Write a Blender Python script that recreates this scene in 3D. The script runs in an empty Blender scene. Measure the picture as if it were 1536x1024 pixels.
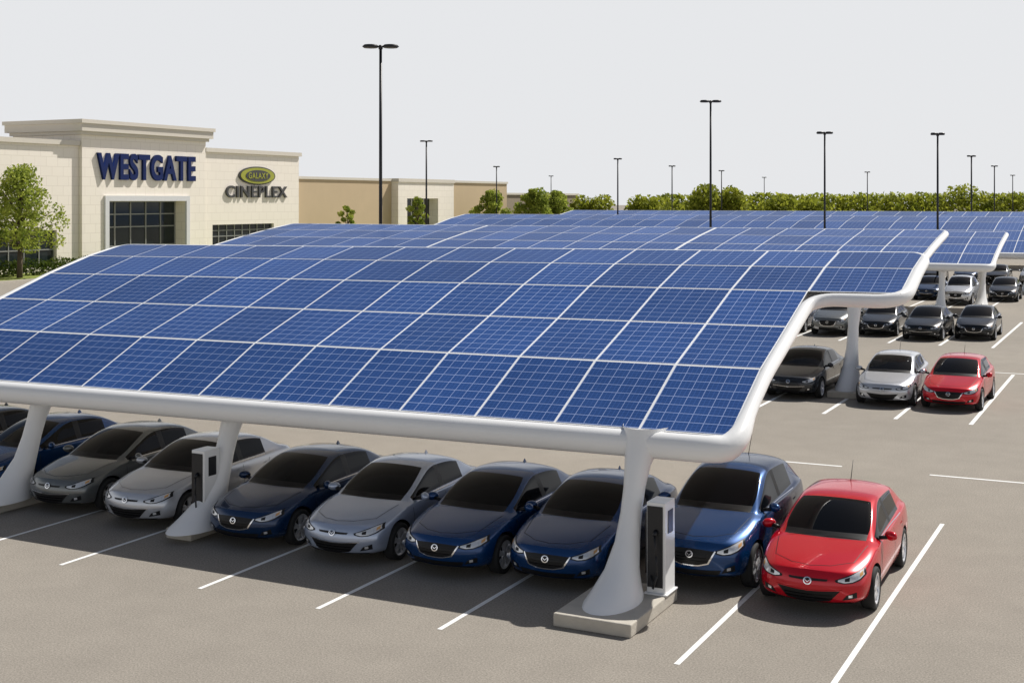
import bpy, bmesh, math, random
from mathutils import Vector, Matrix
from mathutils.bvhtree import BVHTree
R = math.radians
random.seed(7)
scene = bpy.context.scene
col = scene.collection
try:
    scene.view_settings.view_transform = 'Standard'
    scene.view_settings.look = 'None'
    scene.view_settings.exposure = 0
except Exception: pass

# ------------------------------------------------------------------ materials
def nmat(name, color, rough=0.6, metal=0.0, spec=0.5, coat=0.0, var=0.0, vscale=3.0, bump=0.0, bscale=30.0):
    m = bpy.data.materials.new(name); m.use_nodes = True
    nt = m.node_tree; b = nt.nodes['Principled BSDF']
    b.inputs['Base Color'].default_value = (*color, 1)
    b.inputs['Roughness'].default_value = rough
    b.inputs['Metallic'].default_value = metal
    b.inputs['Specular IOR Level'].default_value = spec
    b.inputs['Coat Weight'].default_value = coat
    b.inputs['Coat Roughness'].default_value = 0.03
    tc = nt.nodes.new('ShaderNodeTexCoord')
    if var > 0:
        n = nt.nodes.new('ShaderNodeTexNoise'); n.inputs['Scale'].default_value = vscale; n.inputs['Detail'].default_value = 6
        nt.links.new(tc.outputs['Object'], n.inputs['Vector'])
        mx = nt.nodes.new('ShaderNodeMix'); mx.data_type = 'RGBA'
        mx.inputs[6].default_value = (*[c*(1-var) for c in color], 1)
        mx.inputs[7].default_value = (*[min(1, c*(1+var)) for c in color], 1)
        nt.links.new(n.outputs['Fac'], mx.inputs[0]); nt.links.new(mx.outputs[2], b.inputs['Base Color'])
    if bump > 0:
        n2 = nt.nodes.new('ShaderNodeTexNoise'); n2.inputs['Scale'].default_value = bscale; n2.inputs['Detail'].default_value = 4
        nt.links.new(tc.outputs['Object'], n2.inputs['Vector'])
        bp = nt.nodes.new('ShaderNodeBump'); bp.inputs['Strength'].default_value = bump; bp.inputs['Distance'].default_value = 0.02
        nt.links.new(n2.outputs['Fac'], bp.inputs['Height']); nt.links.new(bp.outputs['Normal'], b.inputs['Normal'])
    return m

M = {}
M['white'] = nmat('canopy_white', (0.88, 0.88, 0.87), 0.3, spec=0.4, var=0.03, vscale=1.5)
M['concrete'] = nmat('concrete', (0.52, 0.48, 0.41), 0.9, var=0.15, vscale=6, bump=0.4)
M['glass'] = nmat('car_glass', (0.0015, 0.002, 0.003), 0.02, spec=0.2, var=.1)
M['trim'] = nmat('black_trim', (0.008, 0.008, 0.009), 0.4, var=0.2, spec=.3)
M['chrome'] = nmat('chrome', (0.8, 0.8, 0.82), 0.15, metal=1.0, var=0.05)
M['lamp'] = nmat('headlamp_glass', (0.75, 0.77, 0.8), 0.12, metal=0.4, coat=1.0, var=0.4, vscale=22)
M['amber'] = nmat('amber_lens', (0.6, 0.32, 0.10), 0.15, coat=1.0, var=0.1)
M['tail'] = nmat('tail_lamp', (0.35, 0.01, 0.01), 0.15, coat=1.0, var=0.1)
M['tyre'] = nmat('tyre_rubber', (0.014, 0.014, 0.014), 0.8, var=0.2)
M['rim'] = nmat('alloy_rim', (0.75, 0.75, 0.77), 0.25, metal=0.5, var=0.05)
M['plate'] = nmat('plate_white', (0.7, 0.7, 0.7), 0.4, var=0.05)
M['paintline'] = nmat('road_paint', (0.82, 0.82, 0.80), 0.8, var=0.12, vscale=9)
M['black'] = nmat('black_metal', (0.010, 0.010, 0.012), 0.45, var=0.2)
M['tan'] = nmat('tan_stucco', (0.57, 0.44, 0.28), 0.9, var=0.05, vscale=0.7)
M['coping'] = nmat('coping', (0.68, 0.63, 0.54), 0.8, var=0.04)
M['bglass'] = nmat('window_glass', (0.015, 0.022, 0.024), 0.08, spec=0.4, var=0.5, vscale=0.4)
M['frame'] = nmat('window_frame', (0.30, 0.30, 0.28), 0.5, var=0.05)
M['navy'] = nmat('sign_navy', (0.006, 0.018, 0.10), 0.6, var=0.08, spec=.2)
M['sgrey'] = nmat('sign_grey', (0.055, 0.055, 0.055), 0.5, var=0.08)
M['lime'] = nmat('sign_lime', (0.36, 0.37, 0.04), 0.4, var=0.08)
M['bark'] = nmat('bark', (0.10, 0.075, 0.05), 0.95, var=0.3, vscale=8, bump=0.5)
M['grass'] = nmat('grass', (0.20, 0.24, 0.04), 0.95, var=0.4, vscale=2.5)
M['rail'] = nmat('brown_wall', (0.33, 0.27, 0.2), 0.9, var=0.1)

def paint(name, c, metal=0.35, rough=0.26, coat=.7):
    return nmat(name, c, rough, metal=metal, coat=coat, spec=.3, var=0.06, vscale=60)
P = {
 'navy': paint('paint_navy', (0.003, 0.026, 0.085)), 'blue': paint('paint_blue', (0.003, 0.046, 0.165), .45),
 'silver': paint('paint_silver', (0.54, 0.56, 0.60), 0.5), 'lblue': paint('paint_silver_blue', (0.42, 0.48, 0.60), 0.5),
 'grey': paint('paint_grey', (0.16, 0.17, 0.17), 0.5), 'black': paint('paint_black', (0.007, 0.009, 0.012)),
 'dgrey': paint('paint_dark_grey', (0.022, 0.025, 0.03), 0.4), 'red': paint('paint_red', (0.56, 0.003, 0.016), 0.25, .2, .6),
}

# asphalt
def asphalt():
    m = bpy.data.materials.new('asphalt'); m.use_nodes = True; nt = m.node_tree; b = nt.nodes['Principled BSDF']
    L = nt.links.new
    tc = nt.nodes.new('ShaderNodeTexCoord')
    def noise(s, d=5, r=.6):
        n = nt.nodes.new('ShaderNodeTexNoise'); n.inputs['Scale'].default_value = s; n.inputs['Detail'].default_value = d
        n.inputs['Roughness'].default_value = r; L(tc.outputs['Object'], n.inputs['Vector']); return n
    a = noise(34, 4, .85); bb = noise(0.12); c = noise(1.3)
    r1 = nt.nodes.new('ShaderNodeValToRGB'); r1.color_ramp.elements[0].position = .36; r1.color_ramp.elements[1].position = .64
    r1.color_ramp.elements[0].color = (0.195, 0.174, 0.147, 1); r1.color_ramp.elements[1].color = (0.395, 0.358, 0.307, 1)
    L(a.outputs['Fac'], r1.inputs['Fac'])
    def mul(colsock, facsock, lo, hi):
        mr = nt.nodes.new('ShaderNodeMapRange'); mr.inputs['From Min'].default_value = .3; mr.inputs['From Max'].default_value = .7
        mr.inputs['To Min'].default_value = lo; mr.inputs['To Max'].default_value = hi; L(facsock, mr.inputs['Value'])
        v = nt.nodes.new('ShaderNodeVectorMath'); v.operation = 'SCALE'; L(colsock, v.inputs[0]); L(mr.outputs[0], v.inputs['Scale']); return v.outputs[0]
    o = mul(r1.outputs[0], bb.outputs['Fac'], .93, 1.06); o = mul(o, c.outputs['Fac'], .94, 1.04)
    L(o, b.inputs['Base Color']); b.inputs['Roughness'].default_value = .92; b.inputs['Specular IOR Level'].default_value = .2
    bp = nt.nodes.new('ShaderNodeBump'); bp.inputs['Strength'].default_value = .3; bp.inputs['Distance'].default_value = .008
    L(a.outputs['Fac'], bp.inputs['Height']); L(bp.outputs[0], b.inputs['Normal'])
    return m
M['asphalt'] = asphalt()

def blockwall(name, c, mortar):
    m = bpy.data.materials.new(name); m.use_nodes = True; nt = m.node_tree; b = nt.nodes['Principled BSDF']; L = nt.links.new
    tc = nt.nodes.new('ShaderNodeTexCoord'); s = nt.nodes.new('ShaderNodeSeparateXYZ'); L(tc.outputs['Object'], s.inputs[0])
    ad = nt.nodes.new('ShaderNodeMath'); ad.operation = 'ADD'; L(s.outputs[0], ad.inputs[0]); L(s.outputs[1], ad.inputs[1])
    cb = nt.nodes.new('ShaderNodeCombineXYZ'); L(ad.outputs[0], cb.inputs[0]); L(s.outputs[2], cb.inputs[1])
    br = nt.nodes.new('ShaderNodeTexBrick'); L(cb.outputs[0], br.inputs['Vector'])
    br.inputs['Scale'].default_value = 1.0; br.inputs['Brick Width'].default_value = 1.3; br.inputs['Row Height'].default_value = 0.85
    br.inputs['Mortar Size'].default_value = 0.025
    br.inputs['Color1'].default_value = (*c, 1); br.inputs['Color2'].default_value = (*[v*.975 for v in c], 1); br.inputs['Mortar'].default_value = (*mortar, 1)
    L(br.outputs['Color'], b.inputs['Base Color']); b.inputs['Roughness'].default_value = .9
    return m
M['cream'] = blockwall('cream_block', (0.93, 0.86, 0.75), (0.80, 0.73, 0.625))

def panelmat():
    m = bpy.data.materials.new('solar_panel'); m.use_nodes = True; nt = m.node_tree; b = nt.nodes['Principled BSDF']; L = nt.links.new
    uv = nt.nodes.new('ShaderNodeUVMap'); s = nt.nodes.new('ShaderNodeSeparateXYZ'); L(uv.outputs[0], s.inputs[0])
    def line(sock, n, w):
        a = nt.nodes.new('ShaderNodeMath'); a.operation = 'MULTIPLY'; L(sock, a.inputs[0]); a.inputs[1].default_value = n
        f = nt.nodes.new('ShaderNodeMath'); f.operation = 'FRACT'; L(a.outputs[0], f.inputs[0])
        g = nt.nodes.new('ShaderNodeMath'); g.operation = 'LESS_THAN'; L(f.outputs[0], g.inputs[0]); g.inputs[1].default_value = w
        return g.outputs[0]
    l1 = line(s.outputs[0], 6, .05); l2 = line(s.outputs[1], 8, .07)
    mx = nt.nodes.new('ShaderNodeMath'); mx.operation = 'MAXIMUM'; L(l1, mx.inputs[0]); L(l2, mx.inputs[1])
    f1 = line(s.outputs[0], 18, .12); f2 = line(s.outputs[1], 24, .1)
    fm = nt.nodes.new('ShaderNodeMath'); fm.operation = 'MAXIMUM'; L(f1, fm.inputs[0]); L(f2, fm.inputs[1])
    tc = nt.nodes.new('ShaderNodeTexCoord'); n = nt.nodes.new('ShaderNodeTexNoise'); n.inputs['Scale'].default_value = 1.1; n.inputs['Detail'].default_value = 5
    L(tc.outputs['Object'], n.inputs['Vector'])
    c = nt.nodes.new('ShaderNodeMix'); c.data_type = 'RGBA'; c.inputs[6].default_value = (0.016, 0.050, 0.170, 1); c.inputs[7].default_value = (0.032, 0.088, 0.275, 1)
    L(n.outputs['Fac'], c.inputs[0])
    c2 = nt.nodes.new('ShaderNodeMix'); c2.data_type = 'RGBA'; c2.inputs[7].default_value = (0.046, 0.11, 0.33, 1)
    L(fm.outputs[0], c2.inputs[0]); L(c.outputs[2], c2.inputs[6])
    c3 = nt.nodes.new('ShaderNodeMix'); c3.data_type = 'RGBA'; c3.inputs[7].default_value = (0.26, 0.34, 0.58, 1)
    L(mx.outputs[0], c3.inputs[0]); L(c2.outputs[2], c3.inputs[6])
    # each module a slightly different tone (module id stored in a face attribute)
    at = nt.nodes.new('ShaderNodeAttribute'); at.attribute_name = 'tone'
    mr = nt.nodes.new('ShaderNodeMapRange'); mr.inputs['To Min'].default_value = .84; mr.inputs['To Max'].default_value = 1.14
    L(at.outputs['Fac'], mr.inputs['Value'])
    vm = nt.nodes.new('ShaderNodeVectorMath'); vm.operation = 'SCALE'; L(c3.outputs[2], vm.inputs[0]); L(mr.outputs[0], vm.inputs['Scale'])
    L(vm.outputs[0], b.inputs['Base Color']); b.inputs['Roughness'].default_value = .35; b.inputs['Specular IOR Level'].default_value = .12
    return m
M['panel'] = panelmat()

def foliage(name, dark, light, scale):
    m = bpy.data.materials.new(name); m.use_nodes = True; nt = m.node_tree; L = nt.links.new
    b = nt.nodes['Principled BSDF']; out = nt.nodes['Material Output']
    tc = nt.nodes.new('ShaderNodeTexCoord'); n = nt.nodes.new('ShaderNodeTexNoise'); n.inputs['Scale'].default_value = scale; n.inputs['Detail'].default_value = 6
    n.inputs['Roughness'].default_value = .7
    L(tc.outputs['Object'], n.inputs['Vector'])
    r = nt.nodes.new('ShaderNodeValToRGB'); r.color_ramp.elements[0].position = .38; r.color_ramp.elements[1].position = .62
    r.color_ramp.elements[0].color = (*dark, 1); r.color_ramp.elements[1].color = (*light, 1)
    L(n.outputs['Fac'], r.inputs['Fac']); L(r.outputs[0], b.inputs['Base Color']); b.inputs['Roughness'].default_value = .7
    b.inputs['Specular IOR Level'].default_value = .2
    t = nt.nodes.new('ShaderNodeBsdfTranslucent'); L(r.outputs[0], t.inputs['Color'])
    ms = nt.nodes.new('ShaderNodeMixShader'); ms.inputs[0].default_value = .5
    L(b.outputs[0], ms.inputs[1]); L(t.outputs[0], ms.inputs[2]); L(ms.outputs[0], out.inputs['Surface'])
    return m
M['leaf'] = foliage('leaves', (0.18, 0.25, 0.035), (0.46, 0.50, 0.09), 1.2)
M['leaf_far'] = foliage('leaves_far', (0.15, 0.19, 0.02), (0.42, 0.44, 0.055), .5)
M['leaf_dark'] = foliage('leaves_hedge', (0.03, 0.055, 0.01), (0.11, 0.15, 0.02), 1.5)

# ------------------------------------------------------------------ helpers
def obj(name, me, parent=None, mats=None):
    o = bpy.data.objects.new(name, me); col.objects.link(o)
    if parent: o.parent = parent
    if mats:
        for m in mats: me.materials.append(m)
    return o
def empty(name, loc=(0, 0, 0)):
    o = bpy.data.objects.new(name, None); col.objects.link(o); o.location = loc; o.empty_display_size = .5; return o
def mesh(name, v, f, smooth=False):
    me = bpy.data.meshes.new(name); me.from_pydata([tuple(a) for a in v], [], f); me.update()
    if smooth:
        me.polygons.foreach_set('use_smooth', [True]*len(me.polygons))
    return me
def bm_box(bm, a, b, mat=0, bevel=0, seg=2):
    r = bmesh.ops.create_cube(bm, size=1); vs = r['verts']
    for v in vs:
        v.co = Vector([(a[i]+b[i])/2 + v.co[i]*(b[i]-a[i]) for i in range(3)])
    fs = set(f for v in vs for f in v.link_faces)
    for f in fs: f.material_index = mat
    if bevel:
        es = list(set(e for v in vs for e in v.link_edges))
        r = bmesh.ops.bevel(bm, geom=es, offset=bevel, segments=seg, affect='EDGES', profile=.5)
        for f in r['faces']: f.material_index = mat
def boxes(name, lst, mats, parent=None, bevel=0):
    bm = bmesh.new()
    for it in lst:
        bm_box(bm, it[0], it[1], it[2] if len(it) > 2 else 0, bevel)
    me = bpy.data.meshes.new(name); bm.to_mesh(me); bm.free()
    return obj(name, me, parent, mats)
def cyl(bm, p0, p1, r0, r1, n=12, mat=0, caps=True):
    p0 = Vector(p0); p1 = Vector(p1); d = (p1-p0).normalized(); q = d.to_track_quat('Z', 'Y')
    A = []; B = []
    for i in range(n):
        a = 2*math.pi*i/n; o = q @ Vector((math.cos(a), math.sin(a), 0))
        A.append(bm.verts.new(p0+o*r0)); B.append(bm.verts.new(p1+o*r1))
    for i in range(n):
        f = bm.faces.new((A[i], A[(i+1) % n], B[(i+1) % n], B[i])); f.material_index = mat; f.smooth = True
    if caps:
        f = bm.faces.new(A[::-1]); f.material_index = mat; f = bm.faces.new(B); f.material_index = mat

# ------------------------------------------------------------------ ground + markings
me = mesh('ground', [(-900, -300, 0), (900, -300, 0), (900, 1500, 0), (-900, 1500, 0)], [(0, 1, 2, 3)])
obj('ground', me, None, [M['asphalt']])
lv, lf = [], []
def stripe(x0, y0, x1, y1, w=.1):
    a = Vector((x0, y0, .004)); b = Vector((x1, y1, .004)); d = (b-a).normalized(); n = Vector((-d.y, d.x, 0))*w/2
    k = len(lv); lv.extend([a-n, b-n, b+n, a+n]); lf.append((k, k+1, k+2, k+3))
for x in (-3.9, -6.0): stripe(x, 14.5 if x > -5 else 17.05, x, 26.8, .085)
for x in (-9.65, -11.85, -14.2, -17.3, -19.6, -21.8, -24.0): stripe(x, 16.85, x, 26.5, .085)
stripe(-8.5, 31.45, -6.9, 31.5); stripe(-4.86, 31.45, 3, 31.6)
x = -4.9
for i in range(14):
    stripe(x-2.1*i, 39.0, x-2.1*i, 50.8, .12)
stripe(-5.6, 51.2, 1, 51.2, .12)
for i in range(12):
    stripe(-6.6-2.2*i, 59.6, -6.6-2.2*i, 72.8, .13); stripe(-7-2.2*i, 80, -7-2.2*i, 92, .13)
obj('parking_lines', mesh('parking_lines', lv, lf), None, [M['paintline']])

# ------------------------------------------------------------------ canopies
def lerp(a, b, t): return a+(b-a)*t
trng = random.Random(99)
def canopy(prof, xl, xr, ncol, ext=None, tilt=0.0, legs=(), rf=.22, rs=.125, seams=()):
    root = empty('solar_canopy', ((xl+xr)/2, prof[0][0], 0)); off = Vector(root.location)
    def surf(x, y):
        y = max(prof[0][0], min(prof[-1][0], y))
        for i in range(len(prof)-1):
            if y <= prof[i+1][0]+1e-9:
                t = (y-prof[i][0])/(prof[i+1][0]-prof[i][0]); z = lerp(prof[i][1], prof[i+1][1], t); break
        return z - tilt*(xr-x)
    xs = [xl+(xr-xl)*i/ncol for i in range(ncol+1)]
    cells = []
    for r in range(len(prof)-1):
        for i in range(ncol): cells.append((xs[i], xs[i+1], r))
        if ext and r >= ext[1]: cells.append((xr, ext[0], r))
    sv, sf, pv, pf, uvs = [], [], [], [], []
    g = .023
    for (xa, xb, r) in cells:
        y0, y1 = prof[r][0], prof[r+1][0]
        k = len(sv)
        for dz in (0, -.16):
            for (x, y) in ((xa, y0), (xb, y0), (xb, y1), (xa, y1)): sv.append(Vector((x, y, surf(x, y)+dz))-off)
        sf.append((k, k+1, k+2, k+3)); sf.append((k+7, k+6, k+5, k+4))
        ga = .11 if any(abs(xa-s) < .5*(xs[1]-xs[0]) for s in seams) else g
        k = len(pv); gy = .032 if y0 < 40 else .05
        X0, X1, Y0, Y1 = xa+ga, xb-g, y0+gy, y1-gy
        top = [(X0, Y0), (X1, Y0), (X1, Y1), (X0, Y1)]
        for dz in (.008, .002):
            for (x, y) in top: pv.append(Vector((x, y, surf(x, y)+dz))-off)
        pf.append((k, k+1, k+2, k+3))
        for q in range(4): pf.append((k+q, k+4+q, k+4+(q+1) % 4, k+(q+1) % 4))
        uvs.append(len(pf)-5)
    o = obj('shell', mesh('shell', sv, sf), root, [M['white']])
    me = mesh('panels', pv, pf); uvl = me.uv_layers.new(name='UVMap')
    ta = me.attributes.new('tone', 'FLOAT', 'FACE'); tv = [0.5]*len(me.polygons)
    for fi in uvs:
        p = me.polygons[fi]; tt = trng.random()
        for q in range(5): tv[fi+q] = tt
        for li, c in zip(p.loop_indices, ((0, 0), (1, 0), (1, 1), (0, 1))): uvl.data[li].uv = c
        for q in range(1, 5):
            for li in me.polygons[fi+q].loop_indices: uvl.data[li].uv = (.5, .53)
    ta.data.foreach_set('value', tv)
    obj('panels', me, root, [M['panel']])
    # perimeter tube
    yf = prof[0][0]-.12; yb = prof[-1][0]+.06
    pts = [(xl-.1, yf, rf), (xr+.07, yf, rf)]
    if ext:
        ye = prof[ext[1]][0]-.08
        pts += [(xr+.07, ye, rs), (ext[0]+.06, ye, rs*1.1), (ext[0]+.06, yb, .10)]
    else: pts += [(xr+.07, yb, .11)]
    pts += [(xl-.1, yb, .11)]
    out = []; n = len(pts); rad = .55
    for i in range(n):
        p, c, q = Vector(pts[i-1]), Vector(pts[i]), Vector(pts[(i+1) % n])
        d1 = (p-c); d2 = (q-c); l1 = Vector((d1.x, d1.y)).length; l2 = Vector((d2.x, d2.y)).length
        ra = min(rad, l1*.4, l2*.4)
        A = c+d1*(ra/l1); B = c+d2*(ra/l2)
        for t in range(9):
            t /= 8; w = A*(1-t)**2+c*2*t*(1-t)+B*t*t; out.append(w)
        nx = Vector(pts[(i+1) % n]); ln = (nx-B).length; m = max(2, int(ln/.35))
        end = q+(c-q).normalized()*min(rad, (c-q).length*.4)
        for t in range(1, m): out.append(B.lerp(end, t/m))
    cu = bpy.data.curves.new('edge_tube', 'CURVE'); cu.dimensions = '3D'; cu.bevel_depth = 1.0; cu.bevel_resolution = 6
    sp = cu.splines.new('POLY'); sp.points.add(len(out)-1); sp.use_cyclic_u = True
    for i, w in enumerate(out):
        r = w.z
        if w.x > xr-.5 and w.y < yb-.5 and (not ext or w.x < xr+.2):
            t = max(0, min(1, (w.y-yf)/1.1)); r = min(r, lerp(rf, rs, t*t*(3-2*t)))
        z = surf(w.x, w.y)-r+.012
        sp.points[i].co = (w.x-off.x, w.y-off.y, z, 1); sp.points[i].radius = r
    tmp = bpy.data.objects.new('tmp', cu); col.objects.link(tmp)
    dg = bpy.context.evaluated_depsgraph_get(); dg.update()
    me = bpy.data.meshes.new_from_object(tmp.evaluated_get(dg)); bpy.data.objects.remove(tmp)
    me.materials.clear(); me.polygons.foreach_set('use_smooth', [True]*len(me.polygons))
    obj('edge_tube', me, root, [M['white']])
    # legs
    for (lx, ly, topz, ped) in legs:
        secs = [(.18, -.05, .74, .42), (.24, .0, .72, .41), (.36, .12, .58, .35), (.6, .34, .38, .255), (.95, .57, .265, .19), (1.35, .74, .225, .165),
                (1.7, .88, .225, .17), (2.0, 1.02, .26, .205), (2.2, 1.2, .36, .26), (2.38, 1.42, .5, .34), (2.55, 1.65, .68, .43)]
        v, f = [], []; N = 28
        for (z, yc, b, a) in secs:
            if topz > 3.5 and z > 1.3: a *= 1+.8*(z-1.3)
            zz = .18+(z-.18)*(topz-.18)/(2.55-.18)
            for i in range(N):
                t = 2*math.pi*i/N; v.append(Vector((lx+a*math.cos(t), ly+yc+b*math.sin(t), zz))-off)
        for s in range(len(secs)-1):
            for i in range(N): f.append((s*N+i, s*N+(i+1) % N, (s+1)*N+(i+1) % N, (s+1)*N+i))
        obj('leg', mesh('leg', v, f, True), root, [M['white']])
        if not ped: ped = (lx-.5, lx+.5, ly-.9, ly+.9)
        x0, x1, y0, y1 = ped
        boxes('footing', [((x0-off.x, y0-off.y, 0), (x1-off.x, y1-off.y, .2))], [M['concrete']], root, .02)
    return root
profA = [(20.0, 2.65), (21.8, 3.51), (23.5, 4.08), (25.1, 4.63), (26.5, 5.03), (27.8, 5.30)]
canopy(profA, -26.1, -6.15, 13, ext=(-4.4, 3), tilt=.0075,
       legs=[(-7.6, 18.7, 2.7, (-8.2, -6.95, 17.75, 19.8)), (-16.45, 19.5, 2.65, (-16.9, -16.3, 19.1, 20.5)), (-21.5, 19.4, 2.65, (-21.9, -21.25, 18.9, 20.2))])
profB = [(44.5, 3.95), (46.5, 4.38), (48.5, 4.72), (50.4, 5.0), (52.3, 5.24)]
canopy(profB, -38.2, -7.5, 20, legs=[(-9.25, 43.2, 4.2, (-9.75, -8.75, 42.3, 44.3)), (-18.5, 43.2, 4.2, (-19, -18, 42.4, 44.2)), (-29, 43.2, 4.2, (-29.5, -28.5, 42.4, 44.2))], seams=(-28, -16.4))
profC = [(76, 2.85), (78, 3.35), (80, 3.8), (82, 4.16), (84, 4.46)]
canopy(profC, -40, -8.5, 18, legs=[(-11.1, 75.3, 2.95, None), (-15.2, 75.3, 2.95, None), (-9.4, 79.3, 3.6, None), (-24, 75.3, 2.95, None)])
profD = [(96, 2.75), (99, 3.5), (102, 4.15), (105, 4.7), (108, 5.08)]
canopy(profD, -58.9, 6, 34, legs=[(-8.3, 95.3, 2.9, None), (-4, 95.3, 2.9, None), (-20, 95.3, 2.9, None), (-40, 95.3, 2.9, None)])
profE = [(128, 3.2), (132, 4.0), (136, 4.7), (140, 5.2)]
canopy(profE, -62, 26, 40, legs=[(-40, 127.5, 3.4, None), (-20, 127.5, 3.4, None), (0, 127.5, 3.4, None)])

# ------------------------------------------------------------------ cars
def lathe(bm, prof, cx, cy, cz, sgn, n=32):
    rings = []
    for (x, r, m) in prof:
        rings.append([bm.verts.new((cx+sgn*x, cy+r*math.cos(2*math.pi*i/n), cz+r*math.sin(2*math.pi*i/n))) for i in range(n)])
    for k in range(len(prof)-1):
        for i in range(n):
            f = bm.faces.new((rings[k][i], rings[k][(i+1) % n], rings[k+1][(i+1) % n], rings[k+1][i])); f.material_index = prof[k][2]; f.smooth = True
    return rings

def build_car(kind, face):
    suv = kind == 'suv'; zs = 1.155 if suv else 1.0
    # y, zb, w, zmid, (wsh,zsh), p6, p7, p8, ztop
    T = [
     (0.00, .23, .76, .46, (.70, .635), (.65, .665), (.58, .69), (.50, .705), .73),
     (0.12, .20, .82, .47, (.76, .675), (.705, .70), (.64, .725), (.56, .745), .77),
     (0.40, .19, .875, .50, (.815, .75), (.76, .78), (.695, .80), (.61, .815), .835),
     (0.75, .19, .895, .52, (.835, .82), (.775, .85), (.71, .865), (.63, .878), .895),
     (1.06, .18, .90, .54, (.84, .865), (.785, .90), (.73, .918), (.66, .93), .945),
     (1.15, .18, .90, .54, (.84, .88), (.79, .915), (.745, .935), (.69, .95), .965),
     (1.22, .18, .90, .55, (.845, .888), (.795, .925), (.755, .955), (.70, .985), 1.00),
     (1.70, .18, .90, .56, (.85, .915), (.80, .95), (.715, 1.17), (.65, 1.225), 1.265),
     (2.16, .18, .90, .57, (.85, .93), (.80, .962), (.635, 1.345), (.57, 1.395), 1.435),
     (2.52, .18, .90, .57, (.85, .94), (.80, .972), (.63, 1.375), (.555, 1.42), 1.462),
     (2.60, .18, .90, .57, (.85, .942), (.80, .974), (.63, 1.376), (.555, 1.422), 1.463)]
    if kind == 'sedan':
        Lc = 4.65
        T += [
     (3.05, .18, .90, .58, (.85, .955), (.798, .985), (.63, 1.362), (.555, 1.41), 1.45),
     (3.42, .19, .90, .59, (.85, .965), (.79, .998), (.645, 1.30), (.57, 1.355), 1.40),
     (3.72, .20, .898, .60, (.845, .975), (.78, 1.01), (.675, 1.19), (.60, 1.245), 1.29),
     (4.12, .22, .885, .61, (.83, .975), (.765, 1.01), (.715, 1.03), (.64, 1.05), 1.075),
     (4.42, .25, .86, .62, (.80, .955), (.74, .995), (.68, 1.015), (.60, 1.03), 1.05),
     (4.65, .30, .80, .60, (.74, .89), (.69, .93), (.63, .95), (.55, .965), .985)]
        sideglass = {6, 7, 8, 10, 11}; rear = {12, 13}
    else:
        Lc = 4.5
        T += [
     (3.05, .18, .90, .58, (.85, .965), (.798, .998), (.635, 1.37), (.56, 1.42), 1.465),
     (3.45, .19, .90, .59, (.85, .98), (.79, 1.015), (.64, 1.345), (.57, 1.40), 1.45),
     (3.80, .20, .895, .60, (.845, .995), (.785, 1.03), (.655, 1.30), (.59, 1.355), 1.415),
     (4.10, .22, .885, .61, (.83, 1.0), (.77, 1.04), (.69, 1.16), (.62, 1.20), 1.26),
     (4.32, .24, .87, .62, (.81, .99), (.755, 1.03), (.71, 1.055), (.64, 1.075), 1.10),
     (4.5, .29, .82, .60, (.76, .90), (.72, .94), (.67, .96), (.60, .975), 1.0)]
        sideglass = {6, 7, 8, 10, 11}; rear = {13, 14}
    bm = bmesh.new(); rings = []
    def adj(x, y, z, i):
        f = max(0, 1-y/1.3); r = max(0, 1-(Lc-y)/1.0); yy = y
        yy += f*.30*(abs(x)/.85)**2.2 + f*f*1.3*(z-.45)**2
        yy -= r*.20*(abs(x)/.85)**2.2 + r*r*.7*(z-.62)**2
        if i >= 6 and 1.1 < y < 2.3: yy += .13*(abs(x)/.7)**2
        zz = z
        if suv: zz = z*zs+.03
        return (x, yy, zz)
    for (y, zb, w, zm, p5, p6, p7, p8, zt) in T:
        half = [(0, zb), (w-.16, zb), (w-.035, zb+.07), (w, zm), (p5[0]+.03, p5[1]-.09), p5, p6, p7, p8, (p8[0]*.55, p8[1]+(zt-p8[1])*.75), (0, zt)]
        full = [(half[i], i, 1) for i in range(11)] + [(half[i], i, -1) for i in range(9, 0, -1)]
        rings.append([bm.verts.new(adj(s*p[0], y, p[1], i)) for (p, i, s) in full])
    n = 20
    for s in range(len(rings)-1):
        for k in range(n):
            i = k if k < 10 else 19-k
            f = bm.faces.new((rings[s][k], rings[s][(k+1) % n], rings[s+1][(k+1) % n], rings[s+1][k]))
            mt = 0
            if i == 0: mt = 2
            if i == 6 and s in sideglass: mt = 1
            if i == 6 and s == 9: mt = 2
            if i in (8, 9) and s in (6, 7): mt = 1
            if i in (8, 9) and s == 5: mt = 2
            if i in (8, 9) and s in rear: mt = 1
            f.material_index = mt
    for (ring, y) in ((rings[0], 0.0), (rings[-1], Lc)):
        fr = [1, .66, .33, 0, -.33, -.66, -1]; rows = []
        row0 = T[0] if y == 0 else T[-1]
        (yy, zb, w, zm, p5, p6, p7, p8, zt) = row0
        half = [(0, zb), (w-.16, zb), (w-.035, zb+.07), (w, zm), (p5[0]+.03, p5[1]-.09), p5, p6, p7, p8, (p8[0]*.55, p8[1]+(zt-p8[1])*.75), (0, zt)]
        for i in range(1, 10):
            rw = []
            for q in fr:
                if q == 1: rw.append(ring[i])
                elif q == -1: rw.append(ring[20-i])
                else:
                    z = half[i][1]
                    if i == 9: z += (zt-z)*(1-abs(q))*.8
                    rw.append(bm.verts.new(adj(half[i][0]*q, yy, z, 0)))
            rows.append(rw)
        for a, b in zip(rows[:-1], rows[1:]):
            for j in range(6): bm.faces.new((a[j], a[j+1], b[j+1], b[j]))
        a = rows[0]
        bm.faces.new([ring[0]]+a); b = rows[-1]; bm.faces.new([ring[10]]+b[::-1])
    bmesh.ops.recalc_face_normals(bm, faces=bm.faces)
    cr = bm.edges.layers.float.get('crease_edge') or bm.edges.layers.float.new('crease_edge')
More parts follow.
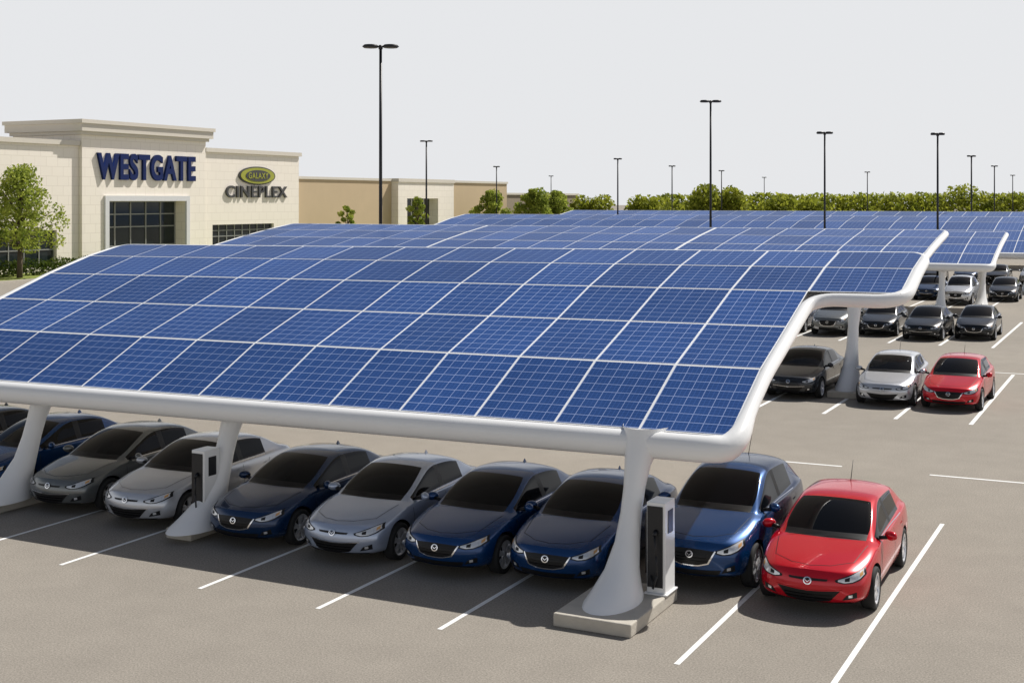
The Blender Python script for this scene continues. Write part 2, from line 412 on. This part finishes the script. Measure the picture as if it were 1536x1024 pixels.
    for s in range(len(rings)-1):
        for k in (5, 15):
            e = bm.edges.get((rings[s][k], rings[s+1][k]))
            if e: e[cr] = .5
        for k in (6, 14, 7, 13):
            e = bm.edges.get((rings[s][k], rings[s+1][k]))
            if e and 5 <= s <= 12: e[cr] = .6
        for k in (8, 12):
            e = bm.edges.get((rings[s][k], rings[s+1][k]))
            if e and s in (6, 7): e[cr] = .7
            if e and s < 5: e[cr] = .5
    me = bpy.data.meshes.new('car_'+kind); bm.to_mesh(me); bm.free()
    me.materials.append(P['dgrey']); me.materials.append(M['glass']); me.materials.append(M['trim'])
    ob = bpy.data.objects.new('tmpcar', me); col.objects.link(ob)
    md = ob.modifiers.new('s', 'SUBSURF'); md.levels = 2; md.render_levels = 2
    # wheel cut
    Rw = .365 if suv else .33; Ra = Rw+.045; wz = Rw; wy = (.90, 3.60 if kind == 'sedan' else 3.55)
    bc = bmesh.new()
    for y in wy:
        for s in (1, -1): cyl(bc, (s*.58, y, wz+.01), (s*1.3, y, wz+.01), Ra, Ra, 40)
    bmesh.ops.recalc_face_normals(bc, faces=bc.faces)
    mc = bpy.data.meshes.new('cut'); bc.to_mesh(mc); bc.free()
    mc.materials.append(P['dgrey']); mc.materials.append(M['glass']); mc.materials.append(M['trim'])
    oc = bpy.data.objects.new('tmpcut', mc); col.objects.link(oc)
    bo = ob.modifiers.new('b', 'BOOLEAN'); bo.operation = 'DIFFERENCE'; bo.object = oc; bo.solver = 'EXACT'
    dg = bpy.context.evaluated_depsgraph_get(); dg.update()
    me2 = bpy.data.meshes.new_from_object(ob.evaluated_get(dg))
    bpy.data.objects.remove(ob); bpy.data.objects.remove(oc)
    for p in me2.polygons:
        c = p.center
        for y in wy:
            if abs(c.x) > .5 and math.hypot(c.y-y, c.z-wz-.01) < Ra+.001: p.material_index = 2
        p.use_smooth = True
    try: me2.set_sharp_from_angle(angle=R(38))
    except Exception as e: print(e)
    me2.name = 'body_'+kind
    bmt = bmesh.new(); bmt.from_mesh(me2); tree = BVHTree.FromBMesh(bmt); bmt.free()
    # ---- details
    bm = bmesh.new()
    def samp(pts, t):
        n = len(pts)-1; k = min(n-1, int(t*n)); u = t*n-k
        return (lerp(pts[k][0], pts[k+1][0], u), lerp(pts[k][1], pts[k+1][1], u))
    zc = (lambda z: z*zs+.03) if suv else (lambda z: z)
    def patch(lo, hi, mode, off, mat, nu=14, nv=6):
        V = []
        for j in range(nv+1):
            row = []
            for i in range(nu+1):
                a = samp(lo, i/nu); b = samp(hi, i/nu); u = lerp(a[0], b[0], j/nv); z = zc(lerp(a[1], b[1], j/nv))
                if mode == 'T': h = tree.ray_cast(Vector((u, lerp(a[1], b[1], j/nv), 3)), Vector((0, 0, -1)))
                elif mode == 'F': h = tree.ray_cast(Vector((u, -2, z)), Vector((0, 1, 0)))
                elif mode == 'B': h = tree.ray_cast(Vector((u, 7, z)), Vector((0, -1, 0)))
                else: h = tree.ray_cast(Vector((2*mode, u, z)), Vector((-mode, 0, 0)))
                if h[0] is None: row.append(None)
                else: row.append(bm.verts.new(h[0]+h[1]*off))
            V.append(row)
        for j in range(nv):
            for i in range(nu):
                q = (V[j][i], V[j][i+1], V[j+1][i+1], V[j+1][i])
                if None in q: continue
                f = bm.faces.new(q); f.material_index = mat; f.smooth = True
    # slots: 0 paint 1 glass 2 trim 3 chrome 4 lamp 5 tail 6 plate 7 amber
    for s in (1, -1):
        lo = [(s*.41, .570), (s*.52, .545), (s*.64, .555), (s*.74, .592), (s*.80, .65)]
        hi = [(s*.40, .60), (s*.50, .635), (s*.62, .678), (s*.725, .718), (s*.775, .738)]
        patch(lo, hi, 'F', .006, 2)
        lo = [(s*.44, .58), (s*.53, .560), (s*.64, .572), (s*.725, .607), (s*.775, .66)]
        hi = [(s*.44, .602), (s*.53, .630), (s*.62, .663), (s*.71, .700), (s*.755, .717)]
        patch(lo, hi, 'F', .010, 4)
        patch([(s*.73, .635), (s*.76, .66)], [(s*.72, .675), (s*.75, .70)], 'F', .013, 7, 4, 3)
        patch([(s*.535, .58), (s*.60, .582)], [(s*.535, .62), (s*.60, .64)], 'F', .013, 2, 5, 4)
        # fog
        patch([(s*.50, .295), (s*.70, .33)], [(s*.56, .37), (s*.70, .42)], 'F', .006, 2, 6, 4)
        patch([(s*.585, .335), (s*.64, .345)], [(s*.585, .375), (s*.64, .385)], 'F', .010, 4, 3, 3)
        # tail lamps
        patch([(s*.45, .78), (s*.76, .76)], [(s*.45, .87), (s*.76, .89)], 'B', .006, 5, 8, 5)
        # door seams on sides
        for y in (1.36, 2.56, 3.45):
            zl = .27 if y < 3 else .62; d = .0 if y < 3 else -.10
            patch([(y+d, zl), (y, .90)], [(y+d+.012, zl), (y+.012, .90)], s, .002, 2, 8, 1)
        patch([(1.36, .265), (3.2, .265)], [(1.36, .277), (3.2, .277)], s, .002, 2, 16, 1)
        for y in (2.38, 3.28):
            patch([(y, .80), (y+.17, .803)], [(y, .83), (y+.17, .835)], s, .02, 0, 4, 2)
        # belt chrome line
        patch([(1.5, .93), (2.5, .955), (3.35, .975)], [(1.5, .937), (2.5, .963), (3.35, .983)], s, .003, 3, 24, 1)
        # black sill
        patch([(1.36, .19), (3.1, .19)], [(1.36, .235), (3.1, .235)], s, .004, 2, 16, 2)
        # hood shut line (from above): along fender
        patch([(s*.60, .50), (s*.70, 1.12)], [(s*.61, .50), (s*.71, 1.12)], 'T', .002, 2, 10, 1)
        # wiper arms
        patch([(s*.30-.28, 1.20), (s*.30+.25, 1.27)], [(s*.30-.28, 1.215), (s*.30+.25, 1.285)], 'T', .012, 2, 8, 1)
    patch([(-.60, .50), (-.3, .27), (0, .20), (.3, .27), (.60, .50)], [(-.60, .511), (-.3, .281), (0, .211), (.3, .281), (.60, .511)], 'T', .002, 2, 20, 1)
    # chin spoiler
    patch([(-.60, .235), (0, .225), (.60, .235)], [(-.64, .262), (0, .248), (.64, .262)], 'F', .006, 2, 18, 2)
    if face == 'shield':
        patch([(-.30, .44), (-.15, .405), (0, .40), (.15, .405), (.30, .44)], [(-.40, .60), (-.2, .615), (0, .62), (.2, .615), (.40, .60)], 'F', .005, 2, 20, 6)
        patch([(-.315, .425), (-.15, .388), (0, .382), (.15, .388), (.315, .425)], [(-.30, .44), (-.15, .405), (0, .40), (.15, .405), (.30, .44)], 'F', .012, 3, 20, 2)
        for s in (1, -1): patch([(s*.315, .425), (s*.42, .60)], [(s*.295, .44), (s*.40, .605)], 'F', .011, 3, 6, 1)
        patch([(-.46, .27), (0, .26), (.46, .27)], [(-.50, .34), (0, .33), (.50, .34)], 'F', .005, 2, 16, 4)
        for z in (.455, .50, .545): patch([(-.28, z), (.28, z)], [(-.28, z+.008), (.28, z+.008)], 'F', .011, 1, 14, 1)
        bz = .545
    else:
        patch([(-.32, .275), (-.15, .255), (0, .25), (.15, .255), (.32, .275)], [(-.48, .445), (-.2, .425), (0, .42), (.2, .425), (.48, .445)], 'F', .005, 2, 20, 6)
        patch([(-.28, .575), (0, .57), (.28, .575)], [(-.30, .605), (0, .61), (.30, .605)], 'F', .005, 2, 14, 3)
        for z in (.31, .36): patch([(-.36, z), (.36, z)], [(-.36, z+.010), (.36, z+.010)], 'F', .012, 1, 16, 1)
        patch([(-.50, .445), (0, .42), (.50, .445)], [(-.51, .457), (0, .431), (.51, .457)], 'F', .009, 3 if face == 'smilec' else 0, 16, 1)
        bz = .59 if face != 'smile' else .565
    # badge ring
    def bp_(a, r, o=.022):
        h = tree.ray_cast(Vector((r*1.15*math.cos(a), -2, zc(bz)+r*math.sin(a))), Vector((0, 1, 0))); return h[0]+h[1]*o
    for k in range(20):
        a0 = 2*math.pi*k/20; a1 = 2*math.pi*(k+1)/20
        f = bm.faces.new([bm.verts.new(p) for p in (bp_(a0, .055), bp_(a1, .055), bp_(a1, .040), bp_(a0, .040))]); f.material_index = 3
    for (xa, za, xb, zb_) in ((-.045, .02, 0, -.015), (0, -.015, .045, .02)):
        patch([(xa, bz+za-.006), (xb, bz+zb_-.006)], [(xa, bz+za+.006), (xb, bz+zb_+.006)], 'F', .024, 3, 3, 1)
    if suv: patch([(-.62, .27), (-.40, .26)], [(-.62, .36), (-.40, .35)], 'F', .02, 6, 4, 2)
    patch([(-.2, .60), (.2, .60)], [(-.2, .70), (.2, .70)], 'B', .01, 6, 4, 2)
    # mirrors
    for s in (1, -1):
        r = bmesh.ops.create_uvsphere(bm, u_segments=14, v_segments=10, radius=1)
        for v in r['verts']:
            x, y, z = v.co
            v.co = Vector((s*(.985+x*.105), 1.58+y*.085-(.04*x), zc(1.0)+z*.078))
        for f in set(f for v in r['verts'] for f in v.link_faces):
            f.smooth = True; f.material_index = 0
            if f.calc_center_median().y > 1.64: f.material_index = 1
        cyl(bm, (s*.80, 1.55, zc(.955)), (s*.93, 1.57, zc(.975)), .03, .035, 8, 2)
    if kind != 'sedan': cyl(bm, (0, 3.4, zc(1.44)), (0, 3.62, zc(1.44)+.33), .007, .004, 6, 2)
    else:
        r = bmesh.ops.create_cone(bm, cap_ends=True, segments=8, radius1=.05, radius2=.01, depth=.07)
        for v in r['verts']: v.co = Vector((v.co.x*.4, v.co.y*1.6+3.35, v.co.z+zc(1.425)))
        for f in set(f for v in r['verts'] for f in v.link_faces): f.material_index = 0
    med = bpy.data.meshes.new('fittings_'+kind+face); bm.to_mesh(med); bm.free()
    # ---- wheels
    bm = bmesh.new(); q = Rw/.33
    for y in wy:
        for s in (1, -1):
            cx = s*.785
            lathe(bm, [(-.10, .2*q, 0), (-.11, .30*q, 0), (-.09, .325*q, 0), (-.06, .33*q, 0), (.06, .33*q, 0), (.09, .325*q, 0), (.108, .30*q, 0), (.105, .245*q, 0), (.098, .242*q, 1),
                       (.10, .228*q, 1), (.06, .214*q, 1), (-.02, .20*q, 2), (-.03, .02, 2)], cx, y, Rw, s)
            lathe(bm, [(.055, .07*q, 1), (.082, .055*q, 1), (.085, .001, 1)], cx, y, Rw, s, 16)
            for k in range(10):
                a = 2*math.pi*(k//2)/5+(.17 if k % 2 else -.17)+.3
                d = Vector((0, math.cos(a), math.sin(a))); t = Vector((0, -math.sin(a), math.cos(a)))
                d0 = Vector((0, math.cos(a*1.0-(.08 if k % 2 else -.08)), math.sin(a-(.08 if k % 2 else -.08))))
                c = Vector((cx, y, Rw)); X = Vector((s, 0, 0))
                ps = [c+d0*.045*q-t*.018+X*.08, c+d0*.045*q+t*.018+X*.08, c+d*.222*q+t*.026+X*.085, c+d*.222*q-t*.026+X*.085]
                vs = [bm.verts.new(p) for p in ps]+[bm.verts.new(p-X*.035) for p in ps]
                for fc in ((0, 1, 2, 3), (0, 4, 5, 1), (1, 5, 6, 2), (2, 6, 7, 3), (3, 7, 4, 0)):
                    f = bm.faces.new([vs[i] for i in fc]); f.material_index = 1
    bmesh.ops.recalc_face_normals(bm, faces=bm.faces)
    mw = bpy.data.meshes.new('wheels_'+kind); bm.to_mesh(mw); bm.free()
    mw.materials.append(M['tyre']); mw.materials.append(M['rim']); mw.materials.append(M['trim'])
    med.materials.append(P['dgrey'])
    for m in ('glass', 'trim', 'chrome', 'lamp', 'tail', 'plate', 'amber'): med.materials.append(M[m])
    return (me2, med, mw)
CT = {'sedan_s': build_car('sedan', 'shield'), 'sedan_m': build_car('sedan', 'smilec'), 'hatch': build_car('hatch', 'smile'), 'hatch_s': build_car('hatch', 'shield'), 'suv': build_car('suv', 'shield')}
ci = [0]
def car(kind, pnt, x, y, rot=None, sc=(1, 1, 1)):
    ci[0] += 1
    if rot is None: rot = 1.0*math.sin(ci[0]*2.7)
    e = empty('parked_car', (x, y, 0)); e.rotation_euler = (0, 0, R(rot)); e.scale = sc
    for nm, me in zip(('body', 'fittings', 'wheels'), CT[kind]):
        o = obj(nm, me, e)
        if nm != 'wheels':
            o.material_slots[0].link = 'OBJECT'; o.material_slots[0].material = P[pnt]
    return e
car('hatch', 'red', -4.88, 19.85, 1.0, (1.01, 1, 1))
car('suv', 'blue', -6.88, 20.15, 0)
car('sedan_s', 'blue', -9.02, 19.2, .5)
car('sedan_s', 'blue', -10.98, 19.0)
car('sedan_m', 'lblue', -13.0, 18.9)
car('sedan_s', 'navy', -15.2, 18.95)
car('sedan_m', 'silver', -18.0, 19.15)
car('sedan_m', 'grey', -20.3, 19.4)
car('sedan_s', 'blue', -22.9, 19.5)
car('sedan_s', 'black', -25.2, 19.5)
car('sedan_m', 'dgrey', -10.75, 41.2)
car('hatch', 'silver', -7.75, 40.9)
car('hatch_s', 'red', -5.8, 40.95)
car('sedan_m', 'navy', -12.9, 41.2); car('sedan_s', 'silver', -15.1, 41.2); car('sedan_s', 'black', -17.2, 41.2)
KK = ['sedan_s', 'sedan_m', 'hatch_s', 'suv', 'sedan_m', 'hatch', 'sedan_s']
for i, p in enumerate(['black', 'black', 'dgrey', 'grey', 'navy', 'black', 'navy']):
    car(KK[i], p, -7.7-2.15*i+.1*math.sin(i*3), (62.2, 60.9, 62.0, 61.2, 61.8, 61, 62)[i])
for i, p in enumerate(['black', 'silver', 'navy', 'dgrey', 'black']):
    car(KK[(i+2) % 7], p, -9.0-2.25*i, (86.5, 82.5, 86, 85, 84)[i])
for i, p in enumerate(['dgrey', 'navy', 'black', 'silver', 'black', 'navy', 'black']):
    car(KK[(i+3) % 7], p, -1.7-2.4*i, 104+(i % 2))

# ------------------------------------------------------------------ EV chargers
def charger(x, y, z0, h=1.45):
    e = empty('ev_charger', (x, y, z0))
    boxes('cabinet', [((-.14, -.2, .03), (.17, .25, h)), ((-.18, -.24, 0), (.21, .29, .03))], [M['white']], e, .012)
    boxes('side_screen', [((.171, -.08, h-.5), (.178, .14, h-.14)), ((-.125, -.215, .12), (.13, -.202, h-.06)), ((-.2, -.1, .3), (-.141, .12, h-.2))], [M['black']], e)
    bm = bmesh.new()
    cyl(bm, (.02, -.215, h-.45), (.02, -.29, h-.5), .04, .03, 10)
    pts = [Vector((.02, -.28, h-.52)), Vector((.07, -.34, h-.8)), Vector((.08, -.33, .35)), Vector((.0, -.29, .12)), Vector((-.06, -.24, .3))]
    for a, b in zip(pts[:-1], pts[1:]): cyl(bm, a, b, .016, .016, 8)
    me = bpy.data.meshes.new('cable'); bm.to_mesh(me); bm.free(); obj('cable', me, e, [M['black']])
charger(-7.14, 19.48, .2)
charger(-16.5, 19.72, .2, 1.42)

# ------------------------------------------------------------------ street lamps
def lamp(x, y, h, w=1.7, r=.09):
    e = empty('street_lamp', (x, y, 0)); bm = bmesh.new()
    cyl(bm, (0, 0, .5), (0, 0, h-.1), r, r*.7, 12)
    cyl(bm, (0, 0, h-.16), (0, 0, h+.05), r*1.1, r*.9, 12)
    me = bpy.data.meshes.new('pole'); bm.to_mesh(me); bm.free(); obj('pole', me, e, [M['black']])
    bm = bmesh.new(); dx, dy = .894*w/2, .4478*w/2
    cyl(bm, (-dx*.7, -dy*.7, h-.03), (dx*.7, dy*.7, h-.03), .05, .05, 8)
    for s in (1, -1):
        cx, cy = s*dx*.55, s*dy*.55; rr = w*.235
        cyl(bm, (cx, cy, h-.09), (cx, cy, h-.02), rr*.8, rr, 24); cyl(bm, (cx, cy, h-.02), (cx, cy, h+.07), rr, rr*.75, 24)
    me = bpy.data.meshes.new('luminaires'); bm.to_mesh(me); bm.free(); obj('luminaires', me, e, [M['black']])
    bm = bmesh.new(); cyl(bm, (0, 0, 0), (0, 0, .7), .28, .28, 20)
    me = bpy.data.meshes.new('base'); bm.to_mesh(me); bm.free(); obj('base', me, e, [M['concrete']])
lamp(-35.5, 56, 14.2, 1.85, .1)
lamp(-76, 129.7, 13.2, 1.5, .12)
lamp(-29.9, 92.5, 13.7, 1.6, .1)
lamp(-20.9, 90, 11.05, 1.15, .085); lamp(-13.4, 90, 10.8, .95, .085)
for (x, y) in ((-82, 159), (-104.8, 226), (-54.4, 135), (-59.4, 167), (-61.9, 197), (-72.4, 259), (-43.5, 217.5), (-17.9, 143), (-20.4, 186.6), (-25, 258)):
    lamp(x, y, 11, .95, .1)

# ------------------------------------------------------------------ buildings
def wall_open(lst, X, th, Y0, Y1, Z1, y0, y1, z0, z1, mat=0):
    lst.append(((X-th, Y0, 0), (X, y0, Z1), mat)); lst.append(((X-th, y1, 0), (X, Y1, Z1), mat))
    lst.append(((X-th, y0, z1), (X, y1, Z1), mat))
    if z0 > 0: lst.append(((X-th, y0, 0), (X, y1, z0), mat))
mall = empty('shopping_mall', (-87, 96, 0))
def ch(name, lst, mats, parent=mall):
    o = boxes(name, lst, mats); o.parent = parent; o.matrix_parent_inverse = Matrix.Translation(-Vector(parent.location)); return o
W = []
wall_open(W, -87.4, .6, 40, 87.28, 11.3, 74.5, 84.7, .5, 3.75)
W.append(((-115, 40, 0), (-88.02, 87.28, 11.28)))
wall_open(W, -87, 1.4, 87.3, 104.2, 12.3, 90.5, 101.1, 0, 6.3)
W.append(((-95.6, 87.3, 0), (-88.42, 104.2, 12.3)))
wall_open(W, -87.2, .6, 104.22, 120.4, 11.3, 105.5, 115.8, 1.5, 3.85)
W.append(((-115, 104.22, 0), (-87.82, 120.4, 11.28)))
ch('walls', W, [M['cream']])
ch('cornice', [((-115.2, 39.8, 11.3), (-87.15, 87.25, 11.72)), ((-115.2, 104.24, 11.3), (-86.95, 120.65, 11.72)),
   ((-95.8, 87.05, 12.3), (-86.75, 104.45, 12.6)), ((-96.1, 86.75, 12.6), (-86.45, 104.75, 13.3)), ((-96.25, 86.6, 13.3), (-86.3, 104.9, 13.65))], [M['coping']])
ch('portal_frame', [((-87, 90.0, 0), (-86.8, 90.5, 6.8)), ((-87, 101.1, 0), (-86.8, 101.6, 6.8)), ((-87, 90.5, 6.3), (-86.8, 101.1, 6.8))], [M['plate']])
ch('glazing', [((-88.35, 90.5, 0), (-88.3, 101.1, 6.3)), ((-87.8, 74.5, .5), (-87.75, 84.7, 3.75)), ((-87.6, 105.5, 1.5), (-87.55, 115.8, 3.85))], [M['bglass']])
F = []
for i in range(6): y = 90.55+i*2.08; F.append(((-88.3, y, 0), (-88.2, y+.1, 6.3)))
for z in (2.0, 3.8, 5.0): F.append(((-88.3, 90.5, z), (-88.215, 101.1, z+.1)))
F.append(((-88.3, 90.5, 6.2), (-88.19, 101.1, 6.3)))
for i in range(7): y = 74.5+i*1.68; F.append(((-87.75, y, .5), (-87.68, y+.09, 3.75)))
F.append(((-87.75, 74.5, 2.0), (-87.69, 84.7, 2.09)))
for i in range(9): y = 105.5+i*1.275; F.append(((-87.55, y, 1.5), (-87.46, y+.09, 3.85)))
for z in (2.6, 3.2): F.append(((-87.55, 105.5, z), (-87.47, 115.8, z+.08)))
ch('mullions', F, [M['frame']])
tanb = empty('retail_building', (-88, 147, 0))
W = []
wall_open(W, -87.0, 1.6, 141.4, 155.9, 8.7, 143.6, 151.6, 0, 6.6, 1)
W += [((-115, 120.5, 0), (-88, 141.38, 8.8), 0), ((-115, 141.4, 0), (-88.62, 155.9, 8.69), 1), ((-115, 155.92, 0), (-88, 174, 8.8), 0), ((-115, 174.02, 0), (-90, 205, 7.2), 2)]
ch('walls', W, [M['tan'], M['cream'], M['rail']], tanb)
ch('coping', [((-115.1, 120.52, 8.8), (-87.85, 141.2, 9.1)), ((-115.2, 141.3, 8.7), (-86.85, 156.0, 9.15)), ((-115.1, 156.02, 8.8), (-87.85, 174.1, 9.1)), ((-115.1, 174.12, 7.2), (-89.8, 205.2, 7.5))], [M['coping']], tanb)
ch('glazing', [((-88.45, 143.6, 0), (-88.4, 151.6, 6.6))], [M['bglass']], tanb)
ch('mullions', [((-88.4, 143.6+i*1.6, 0), (-88.3, 143.72+i*1.6, 6.6)) for i in range(5)]+[((-88.4, 143.6, 4.0), (-88.31, 151.6, 4.15))], [M['plate']], tanb)

def text(body, Y0, Y1, Z0, Z1, X, ext, mat, name, parent=None, bold=.03):
    cu = bpy.data.curves.new(name, 'FONT'); cu.body = body; cu.extrude = .05; cu.offset = bold; cu.space_character = 1.12
    t = bpy.data.objects.new('t', cu); col.objects.link(t)
    dg = bpy.context.evaluated_depsgraph_get(); dg.update()
    me = bpy.data.meshes.new_from_object(t.evaluated_get(dg)); bpy.data.objects.remove(t)
    xs = [v.co.x for v in me.vertices]; ys = [v.co.y for v in me.vertices]; zs = [v.co.z for v in me.vertices]
    a, b, c, d, e, f = min(xs), max(xs), min(ys), max(ys), min(zs), max(zs)
    for v in me.vertices:
        x, y, z = v.co
        v.co = (X+(z-e)/(f-e)*ext, Y0+(x-a)/(b-a)*(Y1-Y0), Z0+(y-c)/(d-c)*(Z1-Z0))
    me.materials.clear()
    return obj(name, me, parent, [mat])
text('WESTGATE', 89.0, 102.4, 8.25, 10.75, -86.98, .25, M['navy'], 'store_sign', None, .035)
sg = empty('cinema_sign', (0, 0, 0))
text('CINEPLEX', 107.5, 118.0, 6.65, 7.9, -87.18, .2, M['sgrey'], 'letters', sg, .015)
def ell(name, yc, zc_, ry, rz, x0, x1, mat):
    bm = bmesh.new(); n = 40
    A = [bm.verts.new((x0, yc+ry*math.cos(2*math.pi*i/n), zc_+rz*math.sin(2*math.pi*i/n))) for i in range(n)]
    B = [bm.verts.new((x1, yc+ry*math.cos(2*math.pi*i/n), zc_+rz*math.sin(2*math.pi*i/n))) for i in range(n)]
    for i in range(n): bm.faces.new((A[i], A[(i+1) % n], B[(i+1) % n], B[i]))
    bm.faces.new(B); bm.faces.new(A[::-1])
    me = bpy.data.meshes.new(name); bm.to_mesh(me); bm.free(); obj(name, me, sg, [mat])
ell('oval_back', 112.7, 9.0, 3.1, .98, -87.18, -87.0, M['sgrey'])
ell('oval_ring', 112.7, 9.0, 2.9, .85, -87.0, -86.95, M['lime'])
ell('oval_core', 112.7, 9.0, 2.1, .6, -86.95, -86.9, M['sgrey'])
text('GALAXY', 111.0, 114.4, 8.68, 9.32, -86.9, .03, M['lime'], 'oval_text', sg, .01)

# kerb, verge
boxes('kerb', [((-80.3, 45, 0), (-80.05, 190, .15))], [M['concrete']])
boxes('grass', [((-87.35, 45, -.02), (-80.31, 87.2, .12)), ((-86.6, 87.21, -.02), (-80.31, 190, .12))], [M['grass']])

# ------------------------------------------------------------------ vegetation
def leafcloud(cl, n_per, size, rng, v, f, flat=.0):
    for (c, rx, ry, rz) in cl:
        n = int(n_per)
        for _ in range(n):
            while True:
                p = Vector((rng.uniform(-1, 1), rng.uniform(-1, 1), rng.uniform(-1, 1)))
                l = p.length
                if l < 1 and rng.random() < .25+l*.75: break
            q = Vector((c[0]+p.x*rx, c[1]+p.y*ry, c[2]+p.z*rz))
            nrm = Vector((rng.gauss(0, 1), rng.gauss(0, 1), rng.gauss(.3, 1))).normalized()
            t = nrm.orthogonal().normalized(); t = (Matrix.Rotation(rng.uniform(0, 6.28), 3, nrm) @ t); b = nrm.cross(t)
            s = size*rng.uniform(.6, 1.3); k = len(v)
            v += [q-t*s, q-b*s*.55, q+t*s, q+b*s*.55]; f.append((k, k+1, k+2, k+3))
def tree(x, y, h, r, seed, nclump=26, nleaf=170, size=.16, mat='leaf', z0=.3):
    rng = random.Random(seed); e = empty('tree', (x, y, 0)); bm = bmesh.new()
    hb = h*z0; tr = h*.017+.03
    cyl(bm, (0, 0, 0), (.05, 0, hb), tr*1.3, tr, 10); cyl(bm, (.05, 0, hb), (0, .05, h*.86), tr, tr*.25, 8)
    cl = []
    for i in range(nclump):
        t = (i+.5)/nclump; z = hb+(h-hb)*(.06+.86*t); a = i*2.4+rng.uniform(-.5, .5)
        env = r*(math.sin(math.pi*min(1, (.22+.72*t)))**.8)*(1.12-.35*t)
        rr = env*rng.uniform(.3, .95); c = Vector((rr*math.cos(a), rr*math.sin(a), z))
        zst = hb+(z-hb)*.55; cyl(bm, (.03, .02, zst), c, tr*.4, tr*.1, 5)
        k = r*rng.uniform(.2, .36)
        cl.append((c, k, k, k*.75))
    me = bpy.data.meshes.new('trunk'); bm.to_mesh(me); bm.free(); obj('trunk', me, e, [M['bark']])
    v, f = [], []; leafcloud(cl, nleaf, size, rng, v, f)
    obj('crown', mesh('crown', v, f), e, [M[mat]])
tree(-82.6, 76.1, 9.4, 3.3, 3, 54, 140, .14, z0=.24)
tree(-84.0, 125.4, 5.9, 1.4, 5, 16, 120, .14)
tree(-84.0, 141.2, 7.0, 1.5, 6, 18, 120, .15)
tree(-83.3, 160, 7.9, 3.0, 8, 34, 170, .2, z0=.2)
tree(-84.0, 175.5, 8.2, 3.4, 12, 34, 180, .22, z0=.18)
tree(-85.0, 185.5, 8.0, 3.4, 13, 34, 180, .22, z0=.18)
def foliage_obj(name, cl, n, size, mat, seed):
    v, f = [], []; leafcloud(cl, n, size, random.Random(seed), v, f)
    me = mesh(name, v, f); return obj(name, me, None, [M[mat]])
foliage_obj('hedge', [((-84.5+.3*math.sin(i), 68+i*.9, .75), .8, .8, .75+.15*math.sin(i*1.7)) for i in range(24)], 260, .12, 'leaf_dark', 2)
rng = random.Random(11); cl = []
# nearer rounded trees
for (x, y, h, r) in ((-86, 200, 7.5, 4.2), (-78, 206, 7.8, 4.5), (-70, 212, 9.3, 5.0), (-66, 216, 8.9, 4.2), (-60, 224, 7.8, 4.0), (-56, 230, 7.2, 4.5)):
    for _ in range(9):
        a = rng.uniform(0, 6.28); q = rng.uniform(0, .6)*r
        cl.append((Vector((x+q*math.cos(a), y+q*math.sin(a), h*.55+rng.uniform(-.22, .22)*h)), r*.5, r*.5, h*.23))
N = 100
for i in range(N):
    t = i/(N-1); x = lerp(-84, 35, t); y = lerp(222, 400, t)
    h = 7.2+.010*(y-200)+rng.uniform(-.25, .3)+(1.5 if 36 < i < 40 else 0)
    cl.append((Vector((x, y, h*.74)), 2.6, 2.6, h*.25)); cl.append((Vector((x+rng.uniform(-1, 1), y-2, h*.4)), 2.8, 2.8, h*.33))
foliage_obj('distant_trees', cl, 210, .42, 'leaf_far', 4)

# ------------------------------------------------------------------ light
S = Vector((.38, .80, 1.0)).normalized()
sl = bpy.data.lights.new('sun', 'SUN'); sl.energy = 5.0; sl.angle = R(.5); sl.color = (1, .965, .91)
so = bpy.data.objects.new('sun', sl); col.objects.link(so); so.rotation_euler = S.to_track_quat('Z', 'Y').to_euler(); so.location = (0, 0, 40)
w = bpy.data.worlds.new('World'); scene.world = w; w.use_nodes = True; nt = w.node_tree; nt.nodes.clear()
sky = nt.nodes.new('ShaderNodeTexSky'); sky.sky_type = 'NISHITA'; sky.sun_disc = False
sky.sun_elevation = math.asin(S.z); sky.sun_rotation = math.atan2(S.x, S.y); sky.dust_density = 2; sky.air_density = 1
b1 = nt.nodes.new('ShaderNodeBackground'); b1.inputs[1].default_value = .05; nt.links.new(sky.outputs[0], b1.inputs[0])
b2 = nt.nodes.new('ShaderNodeBackground'); b2.inputs[0].default_value = (.81, .82, .84, 1); b2.inputs[1].default_value = 1
# horizon haze: thick low down, thinning towards the zenith
tc = nt.nodes.new('ShaderNodeTexCoord'); sx = nt.nodes.new('ShaderNodeSeparateXYZ'); nt.links.new(tc.outputs['Generated'], sx.inputs[0])
mr = nt.nodes.new('ShaderNodeMapRange'); mr.interpolation_type = 'SMOOTHSTEP'
mr.inputs['From Min'].default_value = .16; mr.inputs['From Max'].default_value = .40
mr.inputs['To Min'].default_value = .97; mr.inputs['To Max'].default_value = .05
nt.links.new(sx.outputs[2], mr.inputs['Value'])
ms = nt.nodes.new('ShaderNodeMixShader'); nt.links.new(mr.outputs[0], ms.inputs[0])
nt.links.new(b1.outputs[0], ms.inputs[1]); nt.links.new(b2.outputs[0], ms.inputs[2])
wo = nt.nodes.new('ShaderNodeOutputWorld'); nt.links.new(ms.outputs[0], wo.inputs[0])

# ------------------------------------------------------------------ camera
cd = bpy.data.cameras.new('camera'); cam = bpy.data.objects.new('camera', cd); col.objects.link(cam)
cam.location = (0, 0, 6.4); cam.rotation_euler = (R(90), 0, R(26.6)); cd.lens = 45.7; cd.sensor_width = 36
cd.shift_y = -.138; cd.clip_start = .1; cd.clip_end = 3000
scene.camera = cam
